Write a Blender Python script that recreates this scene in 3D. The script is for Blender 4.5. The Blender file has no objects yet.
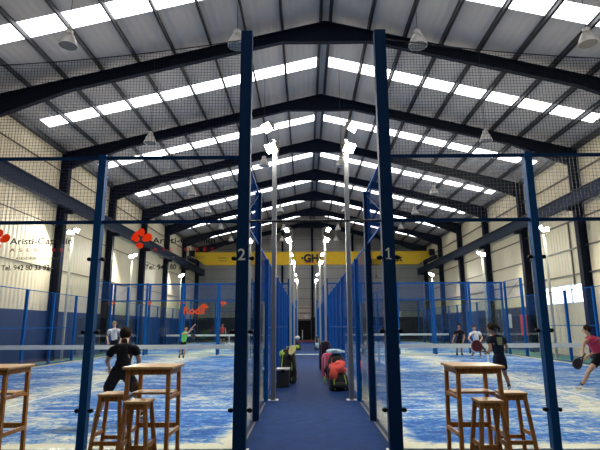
import bpy, bmesh, math, random
from mathutils import Vector, Matrix
random.seed(7)
sc = bpy.context.scene
COL = sc.collection
PI = math.pi
R = math.radians

# ------------------------------------------------------------------ camera
CAM_F, CAM_P, CAM_Y, CAM_R, CAM_H = 490.7, .2027, -.0093, .0045, 1.552
def direction(px, py):
    u = (px - 300) / CAM_F; v = (225 - py) / CAM_F
    u, v = u * math.cos(CAM_R) + v * math.sin(CAM_R), -u * math.sin(CAM_R) + v * math.cos(CAM_R)
    Y = math.cos(CAM_P) - v * math.sin(CAM_P); Z = math.sin(CAM_P) + v * math.cos(CAM_P); X = u
    X, Y = X * math.cos(CAM_Y) + Y * math.sin(CAM_Y), -X * math.sin(CAM_Y) + Y * math.cos(CAM_Y)
    return X / Y, Z / Y
def at(px, py, D):
    a, b = direction(px, py)
    return Vector((a * D, D, b * D + CAM_H))
cam_d = bpy.data.cameras.new('camera'); cam = bpy.data.objects.new('camera', cam_d); COL.objects.link(cam)
cam_d.sensor_width = 36; cam_d.lens = CAM_F / 600 * 36; cam_d.clip_end = 300; cam_d.clip_start = .05
cam.matrix_world = (Matrix.Translation((0, 0, CAM_H)) @ Matrix.Rotation(-CAM_Y * -1, 4, 'Z').inverted()
                    @ Matrix.Rotation(PI / 2 + CAM_P, 4, 'X') @ Matrix.Rotation(-CAM_R, 4, 'Z'))
sc.camera = cam

# ------------------------------------------------------------------ materials
def nt(name):
    m = bpy.data.materials.new(name); m.use_nodes = True
    n = m.node_tree.nodes; l = m.node_tree.links
    return m, n, l, n['Principled BSDF']
def mat(name, col, rough=.6, metal=0., var=.12, scale=6., bump=0., bscale=80., spec=.5, stretch=None):
    m, n, l, b = nt(name)
    tc = n.new('ShaderNodeTexCoord'); mp = n.new('ShaderNodeMapping'); l.new(tc.outputs['Object'], mp.inputs[0])
    if stretch: mp.inputs['Scale'].default_value = stretch
    no = n.new('ShaderNodeTexNoise'); no.inputs['Scale'].default_value = scale; no.inputs['Detail'].default_value = 5
    l.new(mp.outputs[0], no.inputs[0])
    mx = n.new('ShaderNodeMix'); mx.data_type = 'RGBA'
    mx.inputs[6].default_value = (*[c * (1 - var) for c in col], 1); mx.inputs[7].default_value = (*[min(1, c * (1 + var)) for c in col], 1)
    l.new(no.outputs[0], mx.inputs[0]); l.new(mx.outputs[2], b.inputs['Base Color'])
    b.inputs['Roughness'].default_value = rough; b.inputs['Metallic'].default_value = metal
    b.inputs['Specular IOR Level'].default_value = spec
    if bump:
        n2 = n.new('ShaderNodeTexNoise'); n2.inputs['Scale'].default_value = bscale; l.new(mp.outputs[0], n2.inputs[0])
        bp = n.new('ShaderNodeBump'); bp.inputs['Strength'].default_value = bump; bp.inputs['Distance'].default_value = .01
        l.new(n2.outputs[0], bp.inputs['Height']); l.new(bp.outputs[0], b.inputs['Normal'])
    return m
def ribbed(name, col, axis, period, depth, var=.08, rough=.6, seam=None, seamcol=None):
    """profiled sheet: ribs run across `axis`; optional darker seams every seam metres in z"""
    m, n, l, b = nt(name)
    tc = n.new('ShaderNodeTexCoord'); sp = n.new('ShaderNodeSeparateXYZ'); l.new(tc.outputs['Object'], sp.inputs[0])
    def mth(op, a, bb=None):
        x = n.new('ShaderNodeMath'); x.operation = op
        if isinstance(a, (int, float)): x.inputs[0].default_value = a
        else: l.new(a, x.inputs[0])
        if bb is not None:
            if isinstance(bb, (int, float)): x.inputs[1].default_value = bb
            else: l.new(bb, x.inputs[1])
        return x.outputs[0]
    s = mth('SINE', mth('MULTIPLY', sp.outputs[axis], 2 * PI / period))
    bp = n.new('ShaderNodeBump'); bp.inputs['Strength'].default_value = .8; bp.inputs['Distance'].default_value = depth
    l.new(s, bp.inputs['Height']); l.new(bp.outputs[0], b.inputs['Normal'])
    no = n.new('ShaderNodeTexNoise'); no.inputs['Scale'].default_value = .5; no.inputs['Detail'].default_value = 6; l.new(tc.outputs['Object'], no.inputs[0])
    mx = n.new('ShaderNodeMix'); mx.data_type = 'RGBA'
    mx.inputs[6].default_value = (*[c * (1 - var) for c in col], 1); mx.inputs[7].default_value = (*[min(1, c * (1 + var)) for c in col], 1)
    l.new(no.outputs[0], mx.inputs[0]); out = mx.outputs[2]
    if seam:
        f = mth('FRACT', mth('DIVIDE', sp.outputs['Z'], seam)); g = mth('LESS_THAN', f, .035)
        m2 = n.new('ShaderNodeMix'); m2.data_type = 'RGBA'; l.new(g, m2.inputs[0]); l.new(out, m2.inputs[6]); m2.inputs[7].default_value = (*seamcol, 1); out = m2.outputs[2]
    l.new(out, b.inputs['Base Color']); b.inputs['Roughness'].default_value = rough
    return m
def vinyl(name, col):
    m = mat(name, col, .5, 0, .05); n = m.node_tree.nodes; l = m.node_tree.links
    t = n.new('ShaderNodeBsdfTranslucent'); t.inputs[0].default_value = (*col, 1); mx = n.new('ShaderNodeMixShader'); mx.inputs[0].default_value = .5
    l.new(n['Principled BSDF'].outputs[0], mx.inputs[1]); l.new(t.outputs[0], mx.inputs[2]); l.new(mx.outputs[0], n['Material Output'].inputs[0]); return m
def emit(name, col, strength):
    m, n, l, b = nt(name)
    b.inputs['Base Color'].default_value = (*[c * .8 for c in col], 1)
    b.inputs['Emission Color'].default_value = (*col, 1); b.inputs['Emission Strength'].default_value = strength
    return m
def glass_mat(name, tint, ior=1.45, rough=.01):
    m, n, l, b = nt(name); n.remove(b)
    t = n.new('ShaderNodeBsdfTransparent'); t.inputs[0].default_value = (*tint, 1)
    g = n.new('ShaderNodeBsdfGlossy'); g.inputs['Roughness'].default_value = rough
    fr = n.new('ShaderNodeFresnel')
    ge = n.new('ShaderNodeNewGeometry'); mm = n.new('ShaderNodeMapRange'); l.new(ge.outputs['Backfacing'], mm.inputs[0])
    mm.inputs[3].default_value = ior; mm.inputs[4].default_value = 1 / ior; l.new(mm.outputs[0], fr.inputs[0])
    mx = n.new('ShaderNodeMixShader'); l.new(fr.outputs[0], mx.inputs[0]); l.new(t.outputs[0], mx.inputs[1]); l.new(g.outputs[0], mx.inputs[2])
    l.new(mx.outputs[0], n['Material Output'].inputs[0])
    return m
def wood(name, c1, c2):
    m, n, l, b = nt(name)
    tc = n.new('ShaderNodeTexCoord'); mp = n.new('ShaderNodeMapping'); l.new(tc.outputs['Object'], mp.inputs[0]); mp.inputs['Scale'].default_value = (14, 14, 2.2)
    no = n.new('ShaderNodeTexNoise'); no.inputs['Scale'].default_value = 3; no.inputs['Detail'].default_value = 6; no.inputs['Distortion'].default_value = 1.2; l.new(mp.outputs[0], no.inputs[0])
    cr = n.new('ShaderNodeValToRGB'); cr.color_ramp.elements[0].position = .35; cr.color_ramp.elements[1].position = .68
    cr.color_ramp.elements[0].color = (*c1, 1); cr.color_ramp.elements[1].color = (*c2, 1)
    l.new(no.outputs[0], cr.inputs[0]); l.new(cr.outputs[0], b.inputs['Base Color']); b.inputs['Roughness'].default_value = .42
    return m
def turf_mat():
    m, n, l, b = nt('blue_turf')
    tc = n.new('ShaderNodeTexCoord')
    def noise(scale, st, det=7, dis=0.):
        mp = n.new('ShaderNodeMapping'); mp.inputs['Scale'].default_value = st; l.new(tc.outputs['Object'], mp.inputs[0])
        o = n.new('ShaderNodeTexNoise'); o.inputs['Scale'].default_value = scale; o.inputs['Detail'].default_value = det; o.inputs['Roughness'].default_value = .62
        o.inputs['Distortion'].default_value = dis; l.new(mp.outputs[0], o.inputs[0]); return o.outputs[0]
    def mth(op, a, bb, c=None):
        x = n.new('ShaderNodeMath'); x.operation = op
        for i, q in enumerate((a, bb, c)):
            if q is None: continue
            if isinstance(q, (int, float)): x.inputs[i].default_value = q
            else: l.new(q, x.inputs[i])
        return x.outputs[0]
    fine = noise(9, (1, 1.3, 1), 6, .9); big = noise(.32, (1, 1.4, 1), 3); mid = noise(1.6, (1, 1.7, 1), 5, .5)
    sp = n.new('ShaderNodeSeparateXYZ'); l.new(tc.outputs['Object'], sp.inputs[0])
    # sand gathers in a rim along the glass (object origin is the court centre: half sizes 5 x 10)
    ey = mth('SUBTRACT', 10.45, mth('ABSOLUTE', sp.outputs['Y'], 0)); ex = mth('SUBTRACT', 5, mth('ABSOLUTE', sp.outputs['X'], 0))
    edge = mth('MINIMUM', ex, ey)
    rim = mth('MULTIPLY', mth('SUBTRACT', 1, mth('MINIMUM', mth('DIVIDE', edge, .5), 1)), .34)
    # worn track down the middle of each half
    cw = mth('MULTIPLY', mth('SUBTRACT', 1, mth('MINIMUM', mth('DIVIDE', mth('ABSOLUTE', mth('ADD', sp.outputs['X'], mth('MULTIPLY', big, .8)), 0), 1.6), 1)), .13)
    s = mth('ADD', mth('ADD', mth('MULTIPLY', fine, .5), mth('MULTIPLY', big, .40)), mth('MULTIPLY', mid, .42))
    s = mth('ADD', mth('ADD', s, rim), cw)
    cr = n.new('ShaderNodeValToRGB'); e = cr.color_ramp.elements
    e[0].position = .585; e[0].color = (.012, .085, .34, 1); e[1].position = .81; e[1].color = (.74, .69, .53, 1)
    x = e.new(.655); x.color = (.05, .19, .50, 1); x = e.new(.715); x.color = (.26, .36, .50, 1)
    l.new(s, cr.inputs[0]); l.new(cr.outputs[0], b.inputs['Base Color']); b.inputs['Roughness'].default_value = .85; b.inputs['Specular IOR Level'].default_value = .15
    bp = n.new('ShaderNodeBump'); bp.inputs['Strength'].default_value = .4; bp.inputs['Distance'].default_value = .01; l.new(fine, bp.inputs['Height']); l.new(bp.outputs[0], b.inputs['Normal'])
    return m
M = dict(
    frame=mat('navy_steel', (.006, .010, .024), .7, 0, .2, 3, spec=.15),
    purlin=mat('galvanised_purlin', (.06, .062, .07), .5, .2, .2, 4),
    roof=ribbed('roof_sheet', (.56, .51, .47), 'X', .25, .008, .12, .7),
    cream=ribbed('cream_wall_sheet', (.76, .65, .45), 'Y', .3, .012, .06, .6),
    bluewall=mat('blue_wall_paint', (.012, .030, .095), .6, 0, .15, 2),
    back=ribbed('grey_end_wall_sheet', (.42, .41, .38), 'X', .3, .01, .08, .6, 1.15, (.12, .12, .12)),
    darkwall=mat('dark_lower_wall', (.03, .035, .045), .7),
    girt=mat('dark_girt', (.12, .11, .10), .5),
    post=mat('blue_powder_coat', (.004, .10, .36), .75, 0, .1, 5, spec=.08),
    navy=mat('navy_powder_coat', (.003, .030, .095), .7, 0, .1, 5, spec=.1),  # blue post paint in its unlit tone, shade put into the colour
    mid=mat('court_wall_post_blue', (.004, .062, .20), .7, 0, .1, 5, spec=.1),  # same post paint between lit and unlit, shade mixed into the colour
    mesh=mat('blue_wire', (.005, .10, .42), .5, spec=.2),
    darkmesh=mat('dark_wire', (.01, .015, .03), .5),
    net=mat('black_netting', (.006, .006, .007), .9, spec=.05),
    rope=mat('dark_rope', (.03, .03, .035), .8),
    black=mat('black_rubber', (.008, .008, .009), .7, spec=.15),
    plate=mat('white_base_plate', (.6, .62, .66), .5),
    glass=glass_mat('court_glass', (.95, .975, .97)),
    edge=mat('glass_edge_seal', (.35, .42, .42), .3),
    turf=turf_mat(),
    line=mat('white_line', (.8, .82, .85), .7),
    carpet=mat('blue_aisle_carpet', (.005, .026, .105), .95, 0, .5, 5, .5, 200, spec=.1),
    floor=mat('grey_concrete_floor', (.10, .10, .10), .6, 0, .25, 2, .1, 20),
    green=mat('green_edge_turf', (.05, .17, .12), .85, 0, .3, 8),
    strip=mat('pale_strip', (.45, .62, .58), .7),
    red=mat('red_floor_mat', (.22, .02, .03), .8),
    mast=mat('pale_mast_paint', (.50, .50, .44), .45, .2, .1, 3),
    greymast=mat('grey_mast_paint', (.26, .27, .28), .45, .3, .1, 3),
    lampgrey=mat('lamp_housing', (.30, .28, .22), .4, .4),
    shade=mat('lamp_shade_grey', (.50, .47, .43), .4, .3),
    lens=emit('flood_lens', (1, .96, .86), 45),
    bulb=mat('lamp_bulb', (.10, .10, .10), .2),
    sky=emit('daylight_panel', (.96, .97, 1), 5.0),
    win=emit('daylight_window', (.95, .98, 1), 3.0),
    yellow=mat('crane_yellow', (.86, .52, .012), .4, 0, .05, 3),
    ink=mat('black_lettering', (.01, .01, .012), .5),
    white=mat('white_lettering', (.95, .94, .88), .6),
    orange=vinyl('orange_vinyl', (1.0, .17, .03)),
    redink=vinyl('red_vinyl', (.70, .10, .08)),
    greyink=mat('grey_vinyl', (.12, .11, .11), .5),
    wood=wood('honey_wood', (.26, .10, .022), (.56, .245, .05)),
    wood2=wood('honey_wood_top', (.50, .26, .09), (.72, .42, .17)),
    skin=mat('skin', (.52, .29, .19), .5, 0, .06, 20),
    skind=mat('tanned_skin', (.36, .18, .11), .5, 0, .06, 20),
    hair=mat('dark_hair', (.020, .012, .008), .85, 0, .3, 60, spec=.1),
    hairb=mat('brown_hair', (.07, .035, .018), .85, 0, .3, 60, spec=.1),
    hairg=mat('greying_hair', (.16, .11, .08), .6, 0, .3, 60),
    clothblack=mat('black_cloth', (.009, .009, .011), .85, 0, .3, 12, spec=.1),
    clothnavy=mat('navy_cloth', (.012, .014, .026), .85, 0, .3, 12, spec=.1),
    clothwhite=mat('white_cloth', (.74, .74, .75), .8, 0, .06, 12),
    clothpink=mat('crimson_cloth', (.55, .03, .10), .7, 0, .1, 12),
    clothgreen=mat('lime_cloth', (.16, .60, .12), .7, 0, .1, 12),
    clothred=mat('red_cloth', (.70, .06, .05), .7, 0, .1, 12),
    shoe=mat('pale_shoe', (.62, .62, .58), .6),
    sock=mat('sock', (.02, .02, .02), .8),
    racket=mat('maroon_racket', (.09, .012, .02), .4),
    racketdark=mat('dark_racket', (.05, .018, .02), .4),
    rackety=mat('yellow_racket', (.80, .68, .22), .45),
    grip=mat('racket_grip', (.02, .02, .02), .7),
    bag=mat('black_bag_cloth', (.010, .010, .013), .75, 0, .3, 20, .4, 60),
    coral=mat('coral_cloth', (.85, .10, .07), .75, 0, .15, 15, .4, 40),
    pink=mat('pink_bag_cloth', (.70, .05, .14), .6, 0, .15, 15),
    towel=mat('pale_blue_towel', (.50, .70, .78), .9, 0, .1, 30),
    lime=mat('lime_trim', (.45, .70, .10), .6),
    purple=mat('purple_cloth', (.22, .03, .20), .7),
    greylid=mat('grey_lid', (.42, .44, .46), .5),
    white2=mat('white_plastic', (.65, .66, .68), .5),
    eye=mat('eye', (.02, .02, .02), .2),
)

# ------------------------------------------------------------------ mesh helpers
class MB:
    def __init__(s): s.v = []; s.f = []
    def add(s, vs, fs):
        o = len(s.v); s.v += [tuple(v) for v in vs]; s.f += [tuple(i + o for i in f) for f in fs]; return s
    def box(s, x0, x1, y0, y1, z0, z1):
        v = [(x, y, z) for z in (z0, z1) for y in (y0, y1) for x in (x0, x1)]
        return s.add(v, [(0, 2, 3, 1), (4, 5, 7, 6), (0, 1, 5, 4), (2, 6, 7, 3), (0, 4, 6, 2), (1, 3, 7, 5)])
    def bar(s, p0, p1, w, h, up=(0, 0, 1), w1=None, h1=None):
        p0 = Vector(p0); p1 = Vector(p1); d = (p1 - p0).normalized(); u = Vector(up)
        if abs(d.dot(u)) > .98: u = Vector((0, 1, 0))
        sx = d.cross(u).normalized(); uy = sx.cross(d).normalized()
        w1 = w1 or w; h1 = h1 or h
        v = [p + sx * a * ww / 2 + uy * b * hh / 2 for p, ww, hh in ((p0, w, h), (p1, w1, h1)) for a, b in ((-1, -1), (1, -1), (1, 1), (-1, 1))]
        return s.add(v, [(3, 2, 1, 0), (4, 5, 6, 7), (0, 1, 5, 4), (1, 2, 6, 5), (2, 3, 7, 6), (3, 0, 4, 7)])
    def tube(s, pts, r, n=8, caps=True):
        pts = [Vector(p) for p in pts]; rs = r if isinstance(r, (list, tuple)) else [r] * len(pts)
        vs = []; ref = None
        for i, p in enumerate(pts):
            d = (pts[min(i + 1, len(pts) - 1)] - pts[max(i - 1, 0)]).normalized()
            if ref is None:
                ref = Vector((0, 0, 1)) if abs(d.z) < .9 else Vector((1, 0, 0))
            a = (ref - d * ref.dot(d)).normalized(); ref = a; b = d.cross(a)
            vs += [p + (a * math.cos(2 * PI * k / n) + b * math.sin(2 * PI * k / n)) * rs[i] for k in range(n)]
        fs = [(i * n + k, i * n + (k + 1) % n, (i + 1) * n + (k + 1) % n, (i + 1) * n + k) for i in range(len(pts) - 1) for k in range(n)]
        if caps: fs += [tuple(reversed(range(n))), tuple(range((len(pts) - 1) * n, len(pts) * n))]
        return s.add(vs, fs)
    def lathe(s, prof, c=(0, 0, 0), n=20, axis='Z'):
        c = Vector(c); vs = []
        for r, z in prof:
            for k in range(n):
                a = 2 * PI * k / n; p = Vector((r * math.cos(a), r * math.sin(a), z))
                if axis == 'X': p = Vector((p.z, p.x, p.y))
                if axis == 'Y': p = Vector((p.x, p.z, p.y))
                vs.append(c + p)
        m = len(prof); fs = [(i * n + k, i * n + (k + 1) % n, (i + 1) * n + (k + 1) % n, (i + 1) * n + k) for i in range(m - 1) for k in range(n)]
        fs += [tuple(reversed(range(n))), tuple(range((m - 1) * n, m * n))]
        return s.add(vs, fs)
    def prism(s, poly, y0, y1):
        """poly in XZ, extruded along Y"""
        n = len(poly); v = [(x, y0, z) for x, z in poly] + [(x, y1, z) for x, z in poly]
        fs = [tuple(range(n)), tuple(reversed(range(n, 2 * n)))] + [(i, i + n, (i + 1) % n + n, (i + 1) % n) for i in range(n)]
        return s.add(v, fs)
    def blob(s, c, r, n=12, m=8, noise=0., seed=0):
        c = Vector(c); rnd = random.Random(seed); ph = [rnd.uniform(0, 6.28) for _ in range(6)]
        vs = []
        for i in range(m + 1):
            t = PI * i / m
            for k in range(n):
                a = 2 * PI * k / n
                q = 1 + noise * (math.sin(3 * a + ph[0]) * math.sin(2 * t + ph[1]) + .6 * math.sin(5 * a + ph[2] + 3 * t))
                vs.append(c + Vector((r[0] * q * math.sin(t) * math.cos(a), r[1] * q * math.sin(t) * math.sin(a), r[2] * q * math.cos(t))))
        return s.add(vs, [(i * n + k, (i + 1) * n + k, (i + 1) * n + (k + 1) % n, i * n + (k + 1) % n) for i in range(m) for k in range(n)])
    def mesh(s, name, m, smooth=False, bevel=0):
        me = bpy.data.meshes.new(name); me.from_pydata(s.v, [], s.f); me.validate()
        bm = bmesh.new(); bm.from_mesh(me); bmesh.ops.remove_doubles(bm, verts=bm.verts, dist=1e-6) if smooth else None
        bmesh.ops.recalc_face_normals(bm, faces=bm.faces); bm.to_mesh(me); bm.free()
        if m: me.materials.append(m)
        if smooth:
            for p in me.polygons: p.use_smooth = True
        return me
    def build(s, name, m, parent=None, smooth=False, bevel=0):
        o = bpy.data.objects.new(name, s.mesh(name, m, smooth)); COL.objects.link(o)
        if parent: o.parent = parent
        if bevel:
            b = o.modifiers.new('bevel', 'BEVEL'); b.width = bevel; b.segments = 2; b.limit_method = 'ANGLE'
        if smooth: 
            try: o.data.set_sharp_from_angle(angle=R(50))
            except Exception: pass
        return o
def inst(name, me, parent, loc=(0, 0, 0), rot=(0, 0, 0), scale=None):
    o = bpy.data.objects.new(name, me); COL.objects.link(o); o.parent = parent; o.location = loc; o.rotation_euler = rot
    if scale: o.scale = scale
    return o
def tag(o, label=None, cat=None, group=None, kind=None):
    if label: o['label'] = label
    if cat: o['category'] = cat
    if group: o['group'] = group
    if kind: o['kind'] = kind
    return o
def thing(name, label, cat, loc=(0, 0, 0), rz=0, group=None):
    o = bpy.data.objects.new(name, None); COL.objects.link(o); o.location = loc; o.rotation_euler = (0, 0, rz); o.empty_display_size = .2
    return tag(o, label, cat, group)
def copy_thing(o, label, loc, rz=0):
    c = o.copy(); COL.objects.link(c); c.location = loc; c.rotation_euler = (0, 0, rz); c['label'] = label
    for ch in [x for x in COL.objects if x.parent == o]:
        d = ch.copy(); COL.objects.link(d); d.parent = c
        for g in [x for x in COL.objects if x.parent == ch]:
            e = g.copy(); COL.objects.link(e); e.parent = d
    return c
def text_mesh(txt, size, m, extrude=.002, bold=0., spacing=1., align='LEFT', shear=0., width=None):
    cu = bpy.data.curves.new('t', 'FONT'); cu.body = txt; cu.size = size; cu.extrude = extrude; cu.offset = bold; cu.align_x = align
    cu.space_character = spacing; cu.shear = shear
    ob = bpy.data.objects.new('t', cu); COL.objects.link(ob)
    dg = bpy.context.evaluated_depsgraph_get(); dg.update()
    me = bpy.data.meshes.new_from_object(ob.evaluated_get(dg)); bpy.data.objects.remove(ob)
    if width:
        xs = [v.co.x for v in me.vertices]; k = width / (max(xs) - min(xs))
        for v in me.vertices: v.co.x *= k
    me.transform(Matrix.Rotation(PI / 2, 4, 'X'))     # stands upright, reads from -Y
    me.materials.clear(); me.materials.append(m)
    return me

# ------------------------------------------------------------------ hall shell
XL, XR, Y0, Y1, RX, RZ, EZ = -12.24, 13.68, -5.0, 57.0, .88, 13.31, 10.2
def roofz(x):   # top of the rafters
    return RZ - (RZ - EZ) * (abs(x - RX) / (12.80 if x > RX else 13.12))
def wall(name, mb, m): return tag(mb.build(name, m), kind='structure')
wall('floor', MB().box(XL - .3, XR + .3, Y0, Y1 + .3, -.2, 0), M['floor'])
wl = wall('wall_left', MB().box(XL - .2, XL, Y0, Y1, 0, 10.9), M['cream'])
WY0, WY1, WZ0, WZ1 = 24.4, 29.2, 2.66, 3.55
wr = wall('wall_right', MB().box(XR, XR + .2, Y0, WY0, 0, 10.9).box(XR, XR + .2, WY1, Y1, 0, 10.9).box(XR, XR + .2, WY0, WY1, 0, WZ0).box(XR, XR + .2, WY0, WY1, WZ1, 10.9), M['cream'])
DX0, DX1, DZ = -1.25, 0.65, 2.15
gable = [(XL, 2.5), (XR, 2.5), (XR, roofz(XR) + .25), (RX, RZ + .25), (XL, roofz(XL) + .25)]
wb = wall('wall_back', MB().prism(gable, Y1, Y1 + .2), M['back'])
MB().box(XL, DX0, Y1 - .02, Y1 + .2, 0, 2.5).box(DX1, XR, Y1 - .02, Y1 + .2, 0, 2.5).box(DX0, DX1, Y1 - .02, Y1 + .2, DZ, 2.5).build('lower_band', M['darkwall'], wb)
wf = wall('wall_front', MB().prism([(XL, 0), (XR, 0), (XR, roofz(XR) + .25), (RX, RZ + .25), (XL, roofz(XL) + .25)], Y0 - .2, Y0), M['darkwall'])
d1 = wall('door_1', MB().box(DX0, DX1, Y1 + .05, Y1 + .12, 0, DZ), M['black'])
MB().box(DX0 - .08, DX0, Y1 - .06, Y1 + .1, 0, DZ + .08).box(DX1, DX1 + .08, Y1 - .06, Y1 + .1, 0, DZ + .08).box(DX0, DX1, Y1 - .06, Y1 + .1, DZ, DZ + .08).build('door_frame', M['girt'], d1)
MB().box(-.36, -.26, Y1 - .2, Y1 - .1, 0, 1.1).build('bollard', M['plate'], d1)
# translucent sheet and sign panel over the door
MB().box(-1.25, .65, Y1 - .06, Y1 - .021, 2.3, 3.8).build('overdoor_panel', mat('pale_overdoor_panel', (.55, .47, .40), .6), wb)
MB().box(-.1, .35, Y1 - .09, Y1 - .06, 2.45, 2.75).build('white_sign', M['white2'], wb)
for k, z in enumerate((2.95, 3.5)): MB().box(-1.25, .65, Y1 - .1, Y1 - .06, z, z + .07).build('panel_rail', M['girt'], wb)
for x in (-7.5, -2.6, RX, 5.6, 10.3):   # gable posts
    MB().box(x - .12, x + .12, Y1 - .3, Y1 - .02, 2.5 if DX0 < x < DX1 else 0, roofz(x) - .1).build('gable_post', M['frame'], wb)
# blue lower band and girts on the long walls
MB().box(XL, XL + .05, Y0, Y1 - .35, 0, 2.3).build('blue_wall_band', M['bluewall'], wl)
MB().box(XR - .05, XR, WY1 + .5, Y1 - .35, 0, 2.6).build('blue_wall_band', M['bluewall'], wr)
for z in (4.3, 6.4, 9.2):
    MB().box(XL, XL + .07, Y0, Y1 - .35, z, z + .03).build('girt', M['girt'], wl)
for z in (2.6, 4.0, 5.3, 6.7, 9.0):
    MB().box(XR - .09, XR, Y0 if z > 3 else WY1 + .5, Y1 - .35, z, z + .06).build('girt', M['girt'], wr)
MB().box(XR - .07, XR, 25.0, 25.06, 3.5, 6.7).build('wall_conduit', M['girt'], wr)
MB().box(XR - .07, XR, 24.3, 24.4, 3.5, 8.3).build('wall_conduit', M['girt'], wr)
w1 = wall('window_1', MB().box(XR + .08, XR + .1, WY0, WY1, WZ0, WZ1), M['win'])
MB().box(XR - .02, XR + .12, WY0, WY1, WZ0 - .05, WZ0).box(XR - .02, XR + .12, WY0, WY1, WZ1, WZ1 + .05).box(XR, XR + .09, 25.5, 25.56, WZ0, WZ1).build('window_frame', M['plate'], w1)
# roof sheets with their purlins
SK = [14.45 + 6.2 * k for k in range(-3, 7)]
SW = .43
def roof_pt(x, dz=0): return roofz(x) + .22 + dz
ceil = MB()
ys = [Y0]
for c in SK: ys += [c - SW, c + SW]
ys += [Y1]
def slope_slab(mb, xa, xb, ya, yb, t=.05):
    za, zb = roof_pt(xa), roof_pt(xb)
    mb.add([(xa, ya, za), (xb, ya, zb), (xb, yb, zb), (xa, yb, za), (xa, ya, za + t), (xb, ya, zb + t), (xb, yb, zb + t), (xa, yb, za + t)],
           [(0, 1, 2, 3), (7, 6, 5, 4), (0, 4, 5, 1), (1, 5, 6, 2), (2, 6, 7, 3), (3, 7, 4, 0)])
SXL = (XL + .55, RX - .28); SXR = (RX + .28, XR - .55)
for i in range(0, len(ys), 2): 
    slope_slab(ceil, XL - .2, RX, ys[i], ys[i + 1]); slope_slab(ceil, RX, XR + .2, ys[i], ys[i + 1])
for c in SK:
    for a, b in ((XL - .2, SXL[0]), (SXL[1], RX), (RX, SXR[0]), (SXR[1], XR + .2)): slope_slab(ceil, a, b, c - SW, c + SW)
ceiling = wall('ceiling', ceil, M['roof'])
k = 1
for c in SK:
    for a, b in (SXL, SXR):
        k += 1; mb = MB(); slope_slab(mb, a, b, c - SW, c + SW, .03); wall('window_%d' % k, mb, M['sky'])
for side in (-1, 1):
    for off in (.19, 1.7, 3.1, 4.5, 5.9, 7.3, 8.7, 10.1, 11.5):
        x = RX + side * off; z = roofz(x)
        MB().box(x - .02, x + .02, Y0, Y1, z + .01, z + .215).box(x - .02, x + .06, Y0, Y1, z + .01, z + .03).box(x - .06, x + .02, Y0, Y1, z + .19, z + .21).build('purlin', M['purlin'], ceiling)
for x in (XL + .12, XR - .12):
    z = roofz(x); MB().box(x - .1, x + .1, Y0, Y1, z - .1, z + .12).build('eaves_beam', M['purlin'], ceiling)

# portal frames
def flange(mb, pts, y, w, t=.03):
    for a, b in zip(pts, pts[1:]): mb.bar((a[0], y, a[1]), (b[0], y, b[1]), w, t)
names = ['nearest, high above the glass corner posts', 'second', 'third', 'fourth', 'fifth', 'sixth', 'seventh', 'farthest, just before the end wall']
FY = [11.21 + 6.2 * k for k in range(8)]
for i, y in enumerate(FY):
    t = thing('portal_frame', 'dark navy steel portal frame across the hall, %s%s' % (names[i], '' if i in (0, 7) else ' from the camera'), 'roof frame', (RX, y, 0), 0, 'steel portal frames of the hall')
    for s, xw, L in ((-1, XL, 13.12), (1, XR, 12.80)):
        q = lambda x: x - RX
        xi = xw - s * .42                         # inner face of the column
        mb = MB(); xa, xb = sorted((q(xw) - s * .02, q(xi)))
        mb.box(xa, xa + .03, -.15, .15, 0, roofz(xi) - .05).box(xb - .03, xb, -.15, .15, 0, roofz(xi) - .05).box(xa, xb, -.01, .01, 0, roofz(xi) - .05).box(xa - 0, xb + 0, -.17, .17, 0, .03)
        mb.build('column', M['frame'], t)
        xe = xi; h1 = xw - s * 3.2; h2 = RX + s * 1.7
        top = [(q(xw), roofz(xw)), (0, RZ)]
        bot = [(q(xe), roofz(xe) - .92), (q(h1), roofz(h1) - .5), (q(h2), roofz(h2) - .48), (0, RZ - .9)]
        poly = [top[0], top[1], bot[3], bot[2], bot[1], bot[0], (q(xw), bot[0][1])]
        if s < 0: pass
        rb = MB().prism(poly, -.012, .012); flange(rb, [(a, b - .015) for a, b in top], 0, .22); flange(rb, [(a, b + .015) for a, b in bot], 0, .22)
        rb.box(min(q(xe), q(xe) - s * .03), max(q(xe), q(xe) - s * .03), -.11, .11, roofz(xe) - .92, roofz(xe) - .05)
        rb.build('rafter', M['frame'], t)
# crane rails and crane
for x, z, nm in ((-11.6, 7.84, 'left'), (13.02, 7.84, 'right')):
    t = thing('crane_runway_beam', 'long navy steel crane rail beam running along the %s wall' % nm, 'beam', (x, 0, 0), 0, 'crane runway beams')
    MB().box(-.13, .13, 2, Y1 - .4, z - .62, z - .59).box(-.13, .13, 2, Y1 - .4, z - .04, z - .01).box(-.012, .012, 2, Y1 - .4, z - .6, z - .02).build('beam', mat('rail_beam_blue_grey', (.016, .026, .052), .6, spec=.15), t)
    MB().box(-.035, .035, 2, Y1 - .4, z - .01, z + .06).build('rail', M['purlin'], t)
    for y in FY:
        s = -1 if x < 0 else 1
        a, b = sorted((-s * .12, s * .23))
        MB().box(a, b, y - .1, y + .1, z - .8, z - .62).build('bracket', M['frame'], t)
cr = thing('overhead_crane', 'yellow overhead travelling crane girder spanning the far end of the hall', 'crane', (.62, 50.0, 7.6))
g = MB(); g.add([(x, y, z) for y in (-.25, .25) for x, z in ((-12.1, .95), (-10.7, .05), (10.9, .05), (12.2, .85), (12.2, 1.38), (-12.1, 1.38))],
      [(0, 1, 2, 3, 4, 5), (11, 10, 9, 8, 7, 6)] + [(i, i + 6, (i + 1) % 6 + 6, (i + 1) % 6) for i in range(6)])
g.build('girder', M['yellow'], cr)
MB().box(-12.1, 12.2, -.32, -.25, 1.32, 1.38).box(-10.6, 10.9, -.32, -.25, .05, .12).build('girder_flange', M['yellow'], cr)
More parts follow.
